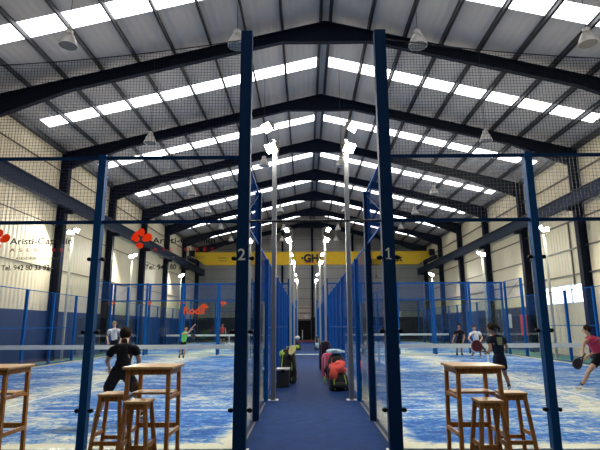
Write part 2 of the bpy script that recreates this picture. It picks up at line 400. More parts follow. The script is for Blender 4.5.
for s, x in ((-1, -12.22), (1, 12.40)):
    MB().box(x - .15, x + .15, -1.6, 1.6, .45, .8).build('end_truck', M['frame'], cr)
    for yy in (-1.2, 1.2): MB().lathe([(.04, -.05), (.1, -.05), (.1, .05), (.04, .05)], (x, yy, .52), 16, 'X').build('wheel', M['black'], cr)
    MB().box(x - s * .15 - .25, x - s * .15 + .25, -.9, -.45, .9, 1.5).build('drive_motor', M['black'], cr)
h = MB().box(-6.2, -4.9, -.75, -.33, -.1, .55).box(-6.0, -5.1, -.8, -.4, .3, .45).build('hoist', M['frame'], cr); tag(h, 'dark hoist trolley')
MB().box(-5.57, -5.53, -.62, -.58, -1.1, -.1).blob((-5.55, -.6, -1.2), (.12, .07, .16)).build('hook', M['frame'], h)
inst('lettering', text_mesh('·GH·', 1.05, M['ink'], .01, .055), cr, (-1.0, -.27, .36))
tag(inst('underline', MB().box(0, 1.1, -.02, 0, 0, .08).mesh('u', M['redink']), cr, (-.65, -.26, .2)), 'red line under the letters')
inst('lettering', text_mesh('5t', .9, M['ink'], .01, .02), cr, (8.55, -.27, .35))
MB().box(-9.5, -8.5, -.28, -.26, .75, .81).box(-9.4, -8.6, -.28, -.26, .45, .51).build('marking', M['ink'], cr)

# ------------------------------------------------------------------ floor coverings
AXL, AXR = -.836, 1.13        # court corner post centres either side of the aisle
FYC = 6.6                    # front glass line
COURTS = [('left', 'near', AXL - 10, AXL, FYC), ('right', 'near', AXR, AXR + 10, FYC), ('left', 'far', AXL - 10, AXL, 28.1), ('right', 'far', AXR, AXR + 10, 28.1)]
cp = MB().box(AXL + .02, AXR - .02, 4.0, 49.3, 0, .012).build('aisle_carpet', M['carpet'])
tag(cp, 'dark blue carpet runner down the aisle between the courts', 'carpet')
ra = MB().box(AXL + .02, AXR - .02, 49.35, 54.5, 0, .012).build('red_mat', M['red']); tag(ra, 'red floor mat at the far end of the aisle by the dark door', 'mat')
st = MB().box(AXL - 10, AXR + 10, 27.68, 28.04, .0122, .02).build('threshold_strip', M['strip']); tag(st, 'pale green strip across the floor between near and far courts', 'floor strip')
for x0, x1, nm in ((XL + .45, AXL - 10.06, 'left'), (AXR + 10.06, XR - .45, 'right')):
    tag(MB().box(x0, x1, 5.5, 52, 0, .01).build('edge_turf', M['green']), 'green turf strip along the foot of the %s wall' % nm, 'turf')
for nm, dist, x0, x1, y0 in COURTS:
    cx = (x0 + x1) / 2; cy = y0 + 10.5
    o = MB().box(-4.92, 4.92, -10.42, 10.42, 0, .012).build('court_turf', M['turf']); o.location = (cx, cy, 0)
    tag(o, 'blue sand-streaked artificial turf of the %s court on the %s' % (dist, nm), 'turf', 'padel court turf')
    for a in ((-4.92, 4.92, -7.43, -7.38), (-4.92, 4.92, 7.38, 7.43), (-.025, .025, -7.38, 7.38)):
        MB().box(*a, .012, .015).build('court_line', M['line'], o)

# ------------------------------------------------------------------ court walls
def wire(w, h, sp, r, m, name, n=3):
    mb = MB()
    nx = int(round(w / sp)); nz = int(round(h / sp))
    for i in range(nx + 1): mb.tube([(w * i / nx, 0, 0), (w * i / nx, 0, h)], r, n, False)
    for i in range(nz + 1): mb.tube([(0, 0, h * i / nz), (w, 0, h * i / nz)], r, n, False)
    return mb.mesh(name, m)
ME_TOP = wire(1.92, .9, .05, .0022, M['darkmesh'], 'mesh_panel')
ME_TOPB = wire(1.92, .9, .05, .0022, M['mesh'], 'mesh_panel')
ME_3 = wire(1.92, 2.9, .05, .0020, M['mesh'], 'mesh_panel')
GL3 = MB().box(.0, 1.9, -.006, .006, .04, 2.97).mesh('glass_panel', M['glass'])
GL2 = MB().box(.0, 1.9, -.006, .006, .04, 1.97).mesh('glass_panel', M['glass'])
def post_mesh(w, d, h, m): return MB().box(-w / 2, w / 2, -d / 2, d / 2, .0, h).box(-w / 2 - .03, w / 2 + .03, -d / 2 - .03, d / 2 + .03, 0, .015).mesh('post', m)
PM = {}
def post(w, d, h, m, parent, loc):
    k = (w, d, h, m.name)
    if k not in PM: PM[k] = post_mesh(w, d, h, m)
    return inst('post', PM[k], parent, loc)
ME_CL = MB().tube([(-.095, 0, 0), (.095, 0, 0)], .012, 8).lathe([(.023, -.03), (.027, -.022), (.027, .022), (.023, .03)], (-.09, 0, 0), 12, 'Y').lathe([(.023, -.03), (.027, -.022), (.027, .022), (.023, .03)], (.09, 0, 0), 12, 'Y').mesh('clamp', M['black'], True)
# sponsor decal: a five petal flower, the names and the telephone
def petal(cx, cz, L, W, ang, d):
    pts = []
    for k in range(18):
        a = 2 * PI * k / 18; x = math.cos(a) * L; z = math.sin(a) * W * (1 + .25 * math.cos(a))
        pts.append((cx + x * math.cos(ang) - z * math.sin(ang), cz + x * math.sin(ang) + z * math.cos(ang)))
    return pts
DEC = MB()
for cx, cz, L, W, a in ((.005, .075, .058, .048, 1.9), (.085, .0, .075, .055, .5), (-.065, -.005, .055, .042, -.8), (-.10, .02, .055, .020, -1.9), (-.012, -.105, .052, .04, -.3), (-.055, .06, .03, .03, 1)):
    DEC.prism(petal(cx, cz, L, W, a, 0), -.001, .001)
ME_FL = DEC.mesh('logo_flower', M['orange'])
T1 = text_mesh('Aristi-Capellín', .118, M['ink'], .0006, .0015, width=.86)
T2 = text_mesh('ASESORES', .062, M['redink'], .0006, 0, 1.9, width=.84)
T3 = text_mesh('ASESORIA - SEGUROS', .055, M['greyink'], .0006, width=.62)
T4 = text_mesh('Tel. 942 80 33 92', .095, M['ink'], .0006, .0015, width=.66)
def end_wall(court, which, x0, x1, y, detail, tall=None):
    """glass end wall: posts every 2 m, 3 m of glass, 1 m of mesh"""
    nm, dist = court
    t = thing('glass_court_wall', '%s glass end wall of the %s court on the %s, blue posts and mesh top' % (which, dist, nm), 'court wall', (x0, y, 0), 0, 'glass end walls of the padel courts')
    inner = x1 if nm == 'left' else x0
    for k in range(6):
        X = 2.0 * k
        if x0 + X == inner or abs(x0 + X - inner) < .01:
            if detail: 
                p = post(.165, .14, 5.84, M['navy'], t, (X, 0, 0)); tag(p, 'tall navy corner post with a white number')
            else: post(.12, .12, 4.0, M['post'], t, (X, 0, 0))
        elif detail and k in (0, 5): post(.165, .14, 5.84, M['navy'], t, (X, 0, 0))
        elif detail: post(.10, .11, 3.93, M['mid'], t, (X, 0, 0))
        else: post(.10, .11, 3.93, M['post'], t, (X, 0, 0))
        if detail and 0 <= k <= 5:
            for z in (.5, 1.48, 2.45): inst('clamp', ME_CL, t, (X, 0, z), (0, 0, 0), (1.35, 1, 1) if k in (0, 5) else None)
        if k < 5:
            inst('glass_panel', GL3, t, (X + .05, 0, 0))
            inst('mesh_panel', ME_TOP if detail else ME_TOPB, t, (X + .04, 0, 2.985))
    for z in (2.965, 3.89): MB().box(0, 10, -.02, .02, z - .022, z + .022).build('rail', M['navy'] if detail else M['post'], t)
    return t
def flower_px(t, me, px, py, D, scale=1): 
    p = at(px, py, D); o = inst('logo', me, t, (p.x - t.location.x, -.012, p.z), scale=(scale,) * 3); return o
for i, (nm, dist, x0, x1, y0) in enumerate(COURTS):
    near = dist == 'near'
    f = end_wall((nm, dist), 'front', x0, x1, y0, near)
    bwall = end_wall((nm, dist), 'back', x0, x1, y0 + 21, False)
    if near:
        P = at(248 if nm == 'left' else 385, 257, FYC)
        nme = text_mesh('2', .22, M['white'], .001, .002) if nm == 'left' else MB().prism([(.035, 0), (.055, 0), (.055, .155), (.038, .155), (.005, .125), (.005, .108), (.035, .13)], -.001, .001).box(.008, .082, -.001, .001, 0, .014).mesh('number', M['white'])
        X = (AXL if nm == 'left' else AXR) - x0
        inst('number', nme, f, (X - (.065 if nm == 'left' else .05), -.075, 2.42))
        MB().box(X - .11, X + .11, -.11, .11, 0, .02).box(X + (.1 if nm == 'left' else -.3), X + (.3 if nm == 'left' else -.1), -.08, .02, 0, .012).build('base_plate', M['plate'], f)
        # seal along the bottom of the glass
        MB().box(0, 10, -.02, .02, .012, .04).build('bottom_seal', M['edge'], f)
    if near and nm == 'left':
        for k in (0, 1):
            ox = -1.955 * k
            for me, px, py in ((T1, 152.5, 243.5), (T2, 152.5, 251), (T3, 159, 259), (T4, 145, 269.5)):
                p = at(px, py, FYC); inst('decal_lettering', me, f, (p.x - x0 + ox, -.009, p.z))
            p = at(141, 238, FYC); inst('logo', ME_FL, f, (p.x - x0 + ox, -.009, p.z))
        for px in (113, 149, 182): flower_px(bwall, ME_FL, px, 303, 27.6, 1.0)
        flower_px(bwall, ME_FL, 223, 303, 27.6, 1.2)
        p = at(183, 314, 27.6); inst('decal_lettering', text_mesh('Rodil', .55, M['orange'], .001, .015, width=1.15), bwall, (p.x - x0, -.012, p.z))
        flower_px(bwall, ME_FL, 204, 307, 27.6, 1.5)
def side_fence(court, X, y0, where):
    nm, dist = court
    t = thing('court_side_fence', 'blue mesh side fence of the %s court on the %s, facing %s' % (dist, nm, where), 'fence', (X, y0, 0), 0, 'side fences of the padel courts')
    Q = 2.1; K = (1.05, 1, 1)
    for k in range(1, 10):
        if k in (1, 9): post(.11, .13, 3.94, M['post'] if dist == 'far' or where != 'the aisle' else M['navy'], t, (0, Q * k, 0))  # near aisle posts take the shade-darkened copy of the post paint
        else: post(.09, .10, 3.0, M['post'], t, (0, Q * k, 0))
    for k in range(10):
        y = Q * k
        g0 = k in (0, 9); g1 = k in (1, 8)
        if g0:
            inst('glass_panel', GL3, t, (0, y + .07, 0), (0, 0, PI / 2), (1.03, 1, 1)); inst('mesh_panel', ME_TOPB, t, (0, y + .04, 3.02), (0, 0, PI / 2), K)
            a, b = ((y, 3.02), (y + Q, 3.9)) if k == 0 else ((y, 3.9), (y + Q, 3.02))
            MB().bar((0, a[0], a[1]), (0, b[0], b[1]), .012, .012).build('brace', M['navy'], t)
        elif g1:
            inst('glass_panel', GL2, t, (0, y + .06, 0), (0, 0, PI / 2), K); inst('mesh_panel', ME_TOPB, t, (0, y + .04, 2.04), (0, 0, PI / 2), K)
        else: inst('mesh_panel', ME_3, t, (0, y + .04, .06), (0, 0, PI / 2), K)
    MB().box(-.015, .015, 0, 21, 2.97, 3.0).build('rail', M['post'], t)
    for a in ((0, Q), (21 - Q, 21)): MB().box(-.015, .015, a[0], a[1], 3.91, 3.94).build('rail', M['post'], t)
    MB().box(-.015, .015, 4.2, 16.8, 1.5, 1.53).build('rail', M['post'], t)
    MB().box(-.015, .015, 4.2, 16.8, .03, .06).build('rail', M['post'], t)
for nm, dist, x0, x1, y0 in COURTS:
    inner, outer = (x1, x0) if nm == 'left' else (x0, x1)
    side_fence((nm, dist), inner, y0, 'the aisle'); side_fence((nm, dist), outer, y0, 'the hall wall')
# rod across the aisle at 3 m
tag(MB().tube([(AXL, FYC, 2.965), (AXR, FYC, 2.965)], .018, 8).build('tie_rod', M['darkwall']), 'thin dark rod tying the two numbered posts across the aisle', 'rod')
# high protective netting above the front glass
def netting(x0, x1, label):
    t = thing('protective_netting', label, 'netting', (x0, FYC, 3.92), 0, 'protective netting above the front glass')
    L = x1 - x0; sag = lambda u: 1.84 - .42 * 4 * (u / L) * (1 - u / L)
    mb = MB(); sp = .045; n = int(L / sp)
    for i in range(1, n): u = L * i / n; mb.tube([(u, .03, 0), (u, .03, sag(u))], .0026, 3, False)
    for j in range(0, 44):
        z = j * sp; us = [L * q / 40 for q in range(41)]
        run = []
        for u in us:
            if z < sag(u): run.append((u, .03, z))
            else:
                if len(run) > 1: mb.tube([run[0], run[-1]], .0026, 3, False)
                run = []
        if len(run) > 1: mb.tube([run[0], run[-1]], .0026, 3, False)
    mb.build('net', M['net'], t)
    MB().tube([(L * q / 24, .03, sag(L * q / 24)) for q in range(25)], .009, 6).build('rope', M['rope'], t)
netting(AXL - 10, AXL, 'black knotted netting hung high over the left court front glass')
netting(AXR, AXR + 10, 'black knotted netting hung high over the right court front glass')
# padel nets
ME_PN = wire(9.8, .82, .045, .0014, M['net'], 'net', 3)
for nm, dist, x0, x1, y0 in COURTS:
    t = thing('padel_net', 'black padel net with white tape across the %s court on the %s' % (dist, nm), 'net', (x0, y0 + 10.5, 0), 0, 'padel court nets')
    inst('net', ME_PN, t, (.1, 0, .03))
    MB().box(.1, 9.9, -.012, .012, .80, .94).build('tape', M['white'], t)
    MB().box(4.975, 5.025, -.01, .01, .03, .82).build('centre_strap', M['white'], t)
    for x in (.1, 9.9): MB().tube([(x, 0, 0), (x, 0, .96)], .035, 10).build('post', M['navy'], t)

# ------------------------------------------------------------------ floodlight masts
def area(name, loc, dirv, power, sx, sy, col=(1, .95, .85), parent=None):
    d = bpy.data.lights.new(name, 'AREA'); d.shape = 'RECTANGLE'; d.size = sx; d.size_y = sy; d.energy = power; d.color = col
    d.spread = PI
    o = bpy.data.objects.new(name, d); COL.objects.link(o); o.location = loc
    o.rotation_euler = Vector(dirv).to_track_quat('-Z', 'Y').to_euler()
    if parent: o.parent = parent
    return o
def head_bm(c, dirv):
    """floodlight body: tapered housing with cooling back; lens in front"""
    q = Vector(dirv).to_track_quat('-Z', 'Y').to_matrix().to_4x4(); q.translation = Vector(c)
    def ring(s, z): return [(-s * .155, -s * .115, z), (s * .155, -s * .115, z), (s * .155, s * .115, z), (-s * .155, s * .115, z)]
    vs = ring(1, 0) + ring(1, .05) + ring(.55, .14)
    fs = [(0, 1, 2, 3), (11, 10, 9, 8)] + [(i + o, (i + 1) % 4 + o, (i + 1) % 4 + 4 + o, i + 4 + o) for o in (0, 4) for i in range(4)]
    b = MB().add([q @ Vector(v) for v in vs], fs)
    for k in range(5): 
        x = -.08 + .04 * k; p0 = q @ Vector((x, -.07, .15)); p1 = q @ Vector((x, .07, .15)); b.bar(p0, p1, .012, .04)
    ln = MB().add([q @ Vector(v) for v in ring(.93, -.004) + ring(.93, -.012)], [(0, 1, 2, 3), (7, 6, 5, 4)] + [(i, (i + 1) % 4, (i + 1) % 4 + 4, i + 4) for i in range(4)])
    return b, ln
def mast(X, Y, label, dirs, grp, power, m, zt=6.0):
    t = thing('floodlight_mast', label, 'floodlight', (X, Y, 0), 0, grp)
    MB().box(-.05, .05, -.05, .05, 0, zt - .15).box(-.11, .11, -.11, .11, 0, .02).build('pole', m, t, bevel=.008)
    s = dirs[0][1][0]; s = 1 if s >= 0 else -1
    MB().tube([(s * -.05, 0, zt - .7), (s * -.10, 0, zt - .3), (s * -.08, 0, zt + .22), (s * .05, 0, zt + .3)], .014, 6).build('bracket', M['lampgrey'], t)
    for c, dv in dirs:
        b, ln = head_bm(c, dv); o = b.build('floodlight', M['lampgrey'], t); ln.build('lens', M['lens'], o)
        v = Vector(dv).normalized()
        area('flood_light', Vector(c) + v * .03, dv, power, .34, .26, parent=t)
ordw = ['nearest', 'second', 'third', 'farthest']
MY = [10.95, 23.6, 32.1, 45.1]
for i, y in enumerate(MY):
    z = 6.0
    mast(-.69, y, 'grey floodlight mast on the left edge of the aisle, %s%s' % (ordw[i], '' if i in (0, 3) else ' from the camera'), [((-.18, -.05, 6.15), (-.75, -.55, -.75)), ((-.08, -.05, 5.63), (-.55, -.75, -.8))], 'floodlight masts along the aisle', 170, M['greymast'] if i == 0 else M['mast'])
    mast(.98, y, 'grey floodlight mast on the right edge of the aisle, %s%s' % (ordw[i], '' if i in (0, 3) else ' from the camera'), [((.18, -.05, 6.15), (.75, -.55, -.75)), ((.08, -.05, 5.63), (.55, -.75, -.8))], 'floodlight masts along the aisle', 170, M['greymast'] if i == 0 else M['mast'])
for i, y in enumerate(MY):
    if i == 0: continue
    mast(-11.4, y, 'pale floodlight mast beside the left wall, %s%s' % (ordw[i], '' if i == 3 else ' from the camera'), [((.16, 0, 6.2), (.75, -.45, -.8)), ((.05, -.3, 6.05), (.4, -.8, -.8))], 'floodlight masts along the walls', 200, M['mast'])
    mast(11.65, y, 'pale floodlight mast beside the right wall, %s%s' % (ordw[i], '' if i == 3 else ' from the camera'), [((-.16, 0, 6.2), (-.75, -.45, -.8)), ((-.05, -.3, 6.05), (-.4, -.8, -.8))], 'floodlight masts along the walls', 200, M['mast'])

# ------------------------------------------------------------------ pendant lamps
LP = thing('pendant_lamp', 'x', 'lamp', (0, 0, 0), 0, 'high bay pendant lamps under the roof'); LP.scale = (.92, .92, .72)
MB().lathe([(.06, .62), (.10, .58), (.105, .44), (.07, .42)], n=16).build('ballast_housing', M['shade'], LP, True)
MB().lathe([(.075, .43), (.13, .40), (.20, .22), (.245, .05), (.25, 0), (.235, 0), (.23, .05), (.19, .21), (.12, .38), (.05, .40)], n=22).build('shade', M['shade'], LP, True)
MB().lathe([(.03, .36), (.06, .30), (.065, .18), (.03, .12)], n=12).build('bulb', M['bulb'], LP, True)
MB().lathe([(.232, .012), (.232, .004)], n=22).build('diffuser', mat('grey_glass_disc', (.16, .16, .15), .15), LP, False)
# cords vary with the roof height, so they are built per lamp
rows = [(11.0, 0, ((68, 46), (237, 46), (418, 46), (588, 44))), (17.2, 0, ((150, 143), (486, 141))), (20.3, 0, ((264, 166), (341, 166))), (24.2, 0, ((192, 195), (434, 194))), (30.0, 0, ((208, 213), (280, 212), (345, 212), (415, 214))), (36.4, 0, ((221, 229), (284, 230), (338, 230), (401, 229))), (42.6, 0, ((231, 241), (282, 241), (336, 241), (389, 241)))]
rn = ['nearest', 'second', 'third', 'fourth', 'fifth', 'sixth', 'farthest']
first = True
for ri, (D, z, xs) in enumerate(rows):
    for j, (px_, py_) in enumerate(xs):
        pp_ = at(px_, py_, D); x, z = pp_.x, pp_.z
        pos = ('leftmost' if j == 0 else 'rightmost' if j == len(xs) - 1 else 'left of centre' if x < RX else 'right of centre')
        if len(xs) == 2: pos = 'left one' if j == 0 else 'right one'
        lab = 'grey bell-shaped pendant lamp in the %s row from the camera, %s' % (rn[ri], pos)
        if ri in (0, 6): lab = lab.replace(' from the camera', '')
        if first: o = LP; LP.location = (x, D, z); LP['label'] = lab; first = False
        else:
            o = LP.copy(); COL.objects.link(o); o.location = (x, D, z); o['label'] = lab
            for nme in ('ballast_housing', 'shade', 'bulb', 'diffuser'):
                ch = next(c for c in bpy.data.objects if c.parent == LP and c.name.startswith(nme)); d = ch.copy(); COL.objects.link(d); d.parent = o
        MB().tube([(0, 0, .6), (0, 0, (roofz(x) - z + .05) / .72)], .010, 6).build('cord', M['rope'], o)

# ------------------------------------------------------------------ furniture
def bar_table(x0, y0, label):
    w = .575; H = 1.10
    t = thing('bar_table', label, 'table', (x0 + w / 2, y0 + w / 2, 0), 0, 'high wooden bar tables by the glass')
    a = w / 2
    MB().box(-a, a, -a, a, H - .03, H).build('table_top', M['wood2'], t, bevel=.006)
    b = a - .035
    for sx in (-1, 1):
        for sy in (-1, 1):
            MB().bar((sx * b * 1.0, sy * b, 0), (sx * (b - .02), sy * (b - .02), H - .03), .042, .05).build('leg', M['wood'], t, bevel=.004)
    c = b - .01
    for sy in (-1, 1):
        MB().box(-c, c, sy * c - .012, sy * c + .012, H - .09, H - .03).build('apron', M['wood'], t)
        MB().box(sy * c - .012, sy * c + .012, -c, c, H - .09, H - .03).build('apron', M['wood'], t)
    MB().box(-b, b, b - .03, b + .0, .35, .41).build('rung', M['wood'], t, bevel=.004)
    for sx in (-1, 1): MB().box(sx * b - .015, sx * b + .015, -b, b, .33, .38).build('rung', M['wood'], t, bevel=.004)
    MB().box(-b + .015, b - .015, -.06, b - .03, .77, .795).build('shelf', M['wood2'], t, bevel=.003)
    for sx in (-1, 1): MB().box(sx * b - .012, sx * b + .012, -b, b, .735, .77).build('shelf_rail', M['wood'], t)
def stool(x, y, rz, label, H=.78, w=.30):
    t = thing('bar_stool', label, 'stool', (x, y, 0), rz, 'wooden bar stools by the tables')
    a = w / 2
    MB().box(-a, a, -a, a, H - .03, H).build('seat', M['wood2'], t, bevel=.006)
    for sx in (-1, 1):
        for sy in (-1, 1):
            MB().bar((sx * (a + .045), sy * (a + .045), 0), (sx * (a - .03), sy * (a - .03), H - .03), .04, .04).build('leg', M['wood'], t, bevel=.004)
    for z, e in ((.24, .012), (.32, .003)):
        for s in (-1, 1):
            c = a - .03 + (.075) * (1 - z / H)
            if z < .3: MB().box(-c, c, s * c - .011, s * c + .011, z, z + .045).build('rung', M['wood'], t)
            else: MB().box(s * c - .011, s * c + .011, -c, c, z, z + .045).build('rung', M['wood'], t)
    c = a - .03
    for s in (-1, 1):
        MB().box(-c, c, s * c - .01, s * c + .01, H - .085, H - .03).build('apron', M['wood'], t)
        MB().box(s * c - .01, s * c + .01, -c, c, H - .085, H - .03).build('apron', M['wood'], t)
bar_table(-2.09, 5.79, 'high wooden bar table in front of the left glass, a stool before it')
bar_table(-3.97, 5.79, 'high wooden bar table cut off by the left edge of the photo')
bar_table(1.68, 5.77, 'high wooden bar table in front of the right glass')
stool(-2.26, 6.05, 0, 'taller-looking wooden stool tucked behind the left side of the left bar table', .79, .28)
stool(-1.79, 5.53, 0, 'wooden stool in front of the left bar table', .78, .26)
stool(1.94, 5.53, 0, 'wooden stool in front of the right bar table', .78, .26)
stool(2.41, 6.05, 0, 'wooden stool at the right side of the right bar table', .79, .27)

# ------------------------------------------------------------------ rackets and bags
def racket(label, c, ax, nrm, m, L=.455, grp=None):
    """padel racket: c = centre of the head, ax = towards the grip, nrm = face normal"""
    ax = Vector(ax).normalized(); nrm = Vector(nrm); nrm = (nrm - ax * nrm.dot(ax)).normalized(); sd = ax.cross(nrm)
    t = thing('padel_racket', label, 'racket', c)
    me = MB(); n = 28; ring = []
    for k in range(n):
        a = 2 * PI * k / n; rx = .135 * math.cos(a); ry = .128 * math.sin(a)
        ring.append(ax * rx + sd * ry * (1 - .12 * math.cos(a)))
    me.add([p + nrm * .019 for p in ring] + [p - nrm * .019 for p in ring], [tuple(range(n)), tuple(reversed(range(n, 2 * n)))] + [(i, i + n, (i + 1) % n + n, (i + 1) % n) for i in range(n)])
    me.build('face', m, t, bevel=.005)
    for s in (-1, 1): MB().bar(ax * .11 + sd * s * .07, ax * .20 + sd * s * .012, .02, .03, nrm).build('throat', M['grip'], t)
    MB().tube([ax * .19, ax * .32], [.017, .016], 8).build('grip', M['grip'], t)
    h = MB()
    for i in range(-2, 3):
        for j in range(-2, 3):
            if i * i + j * j < 6: p = ax * i * .032 + sd * j * .032; h.tube([p + nrm * .0195, p + nrm * .0205], .006, 8); h.tube([p - nrm * .0195, p - nrm * .0205], .006, 8)
    h.build('hole_pattern', M['black'], t)
    return t
def backpack(name, label, cat, loc, size, m, rz=0, trim=None, pocket=None, straps=True, lean=0):
    t = thing(name, label, cat, loc, rz)
    w, d, h = size
    b = MB(); n = 16; prof = [(0.0, .86), (.06, 1.0), (.5, 1.02), (.8, .93), (.95, .7), (1.0, .35)]
    vs = []; 
    for z, s in prof:
        for k in range(n):
            a = 2 * PI * k / n; cx, sy = math.cos(a), math.sin(a)
            ex = math.copysign(abs(cx) ** .55, cx); ey = math.copysign(abs(sy) ** .55, sy)
            vs.append((ex * w / 2 * s, ey * d / 2 * s + lean * z * h, z * h))
    b.add(vs, [(i * n + k, i * n + (k + 1) % n, (i + 1) * n + (k + 1) % n, (i + 1) * n + k) for i in range(len(prof) - 1) for k in range(n)] + [tuple(reversed(range(n))), tuple(range((len(prof) - 1) * n, len(prof) * n))])
    b.build('body', m, t, True)
    MB().blob((0, -d * .5 + lean * .3 * h, h * .3), (w * .38, d * .22, h * .22), 12, 8).build('front_pocket', pocket or m, t, True)
    MB().tube([(-.05, lean * h, h * .98), (-.04, lean * h, h + .05), (.04, lean * h, h + .05), (.05, lean * h, h * .98)], .008, 6).build('carry_handle', trim or m, t, True)
    if trim:
        for s in (-1, 1): MB().tube([(s * w * .28, -d * .50, h * .08), (s * w * .33, -d * .54 + lean * .5 * h, h * .5), (s * w * .25, -d * .42 + lean * .85 * h, h * .88)], .012, 6).build('piping', trim, t, True)
    return t
# right side of the aisle
backpack('backpack', 'black backpack with lime piping on the carpet under the coral jacket', 'bag', (.80, 12.5, .012), (.46, .32, .42), M['bag'], .2, M['lime'])
j = MB().blob((0, 0, 0), (.20, .19, .13), 18, 12, .18, 3).blob((-.10, -.14, -.12), (.10, .07, .15), 12, 8, .15, 5).blob((.06, .02, .10), (.15, .14, .09), 12, 8, .15, 8).build('folded_jacket', M['coral'], None, True); j.location = (.78, 12.5, .52); tag(j, 'bright coral jacket thrown over the nearest right backpack', 'jacket')
backpack('sports_bag', 'large black sports bag against the right fence behind the coral jacket', 'bag', (.82, 13.6, .012), (.46, .40, .80), M['bag'], .0, M['coral'])
j = MB().box(-.24, .22, -.18, .18, -.015, .02).blob((-.05, -.05, .03), (.2, .15, .04), 14, 8, .15, 2).build('folded_towel', M['towel'], None, False); j.location = (.83, 13.6, .87); tag(j, 'pale blue towel lying on the large black sports bag', 'towel')
s = thing('water_bottle', 'small lime green bottle on the carpet beside the bags on the right', 'bottle', (.52, 14.0, .012))
MB().lathe([(.03, 0), (.036, .01), (.036, .15), (.016, .18), (.016, .2)], n=12).build('body', M['lime'], s, True); MB().lathe([(.018, .2), (.018, .225)], n=12).build('cap', M['black'], s)
backpack('racket_bag', 'pink and white striped racket bag leaning by the right fence', 'bag', (.70, 15.6, .012), (.40, .30, .72), M['pink'], .1, M['white2'], M['bag'], lean=.08)
backpack('racket_bag', 'tall narrow black racket bag behind the pink one', 'bag', (.72, 18.2, .012), (.46, .30, 1.0), M['bag'], 0, M['purple'], M['bag'])
backpack('backpack', 'small dark backpack with white top far down the right of the aisle', 'bag', (.78, 33.6, .012), (.34, .28, .85), M['bag'], 0, M['white2'], M['towel'])
# left side of the aisle
t = thing('storage_box', 'black storage box with a grey lid on the left of the aisle', 'box', (-.58, 13.35, .012))
MB().box(-.16, .16, -.24, .24, 0, .42).build('body', M['bag'], t, bevel=.015); MB().box(-.175, .175, -.255, .255, .42, .46).build('lid', M['greylid'], t, bevel=.01)
MB().box(-.05, .05, -.262, -.255, .36, .44).build('latch', M['black'], t)
t = backpack('racket_bag', 'black racket bag with lime patches standing behind the storage box', 'bag', (-.47, 14.2, .012), (.44, .34, .92), M['bag'], -.2, M['lime'], M['bag'], lean=-.05)
MB().blob((-.13, -.10, .78), (.11, .09, .10), 12, 8, .15, 4).build('lime_patch', M['lime'], t, True)
MB().bar((.12, -.2, .72), (.24, -.16, .28), .09, .07).bar((.24, -.16, .3), (.17, -.22, .02), .08, .06).build('hanging_strap', M['bag'], t, bevel=.02)
racket('round pale yellow padel racket lying on top of the black racket bag', (-.36, 13.9, .90), (-.5, .3, -.55), (.1, -.65, .75), M['rackety'])
backpack('backpack', 'small black and purple backpack far down the left of the aisle', 'bag', (-.52, 33.2, .012), (.42, .34, .62), M['bag'], 0, M['purple'], M['lime'])
j = MB().blob((0, 0, 0), (.15, .13, .13), 14, 10, .15, 6).build('cloth_bundle', M['white2'], None, True); j.location = (-.5, 33.2, .78); tag(j, 'white cloth bundle on the far left backpack', 'cloth')
# notices on the right wall
def pos_right(px, py):
    a, b = direction(px, py); D = (XR - .06) / a; return (XR - .06, D, b * D + CAM_H)
po = MB().box(-.012, 0, -.45, .45, -.65, .65).build('poster', M['clothred']); po.location = pos_right(524, 325); tag(po, 'red poster on the blue part of the right wall', 'poster')
po = MB().box(-.012, 0, -.3, .3, -.45, .45).build('notice', M['white2']); po.location = pos_right(510, 321); tag(po, 'white paper notice beside the red poster on the right wall', 'notice')

# ------------------------------------------------------------------ people
def skin_mesh(nodes, edges, root=0, sub=2):
    me = bpy.data.meshes.new('s'); me.from_pydata([n[0] for n in nodes], edges, [])
    ob = bpy.data.objects.new('s', me); COL.objects.link(ob)
    ob.modifiers.new('k', 'SKIN')
    for i, n in enumerate(nodes):
        me.skin_vertices[0].data[i].radius = n[1] if isinstance(n[1], tuple) else (n[1], n[1])
        me.skin_vertices[0].data[i].use_root = (i == root)
    s = ob.modifiers.new('u', 'SUBSURF'); s.levels = sub; s.render_levels = sub
    dg = bpy.context.evaluated_depsgraph_get(); dg.update()
    out = bpy.data.meshes.new_from_object(ob.evaluated_get(dg)); bpy.data.objects.remove(ob); return out
def merge(name, meshes, m, parent):
    bm = bmesh.new()
    for x in meshes: bm.from_mesh(x)
    me = bpy.data.meshes.new(name); bm.to_mesh(me); bm.free(); me.materials.clear(); me.materials.append(m)
    for p in me.polygons: p.use_smooth = True; p.material_index = 0
    o = bpy.data.objects.new(name, me); COL.objects.link(o); o.parent = parent; return o
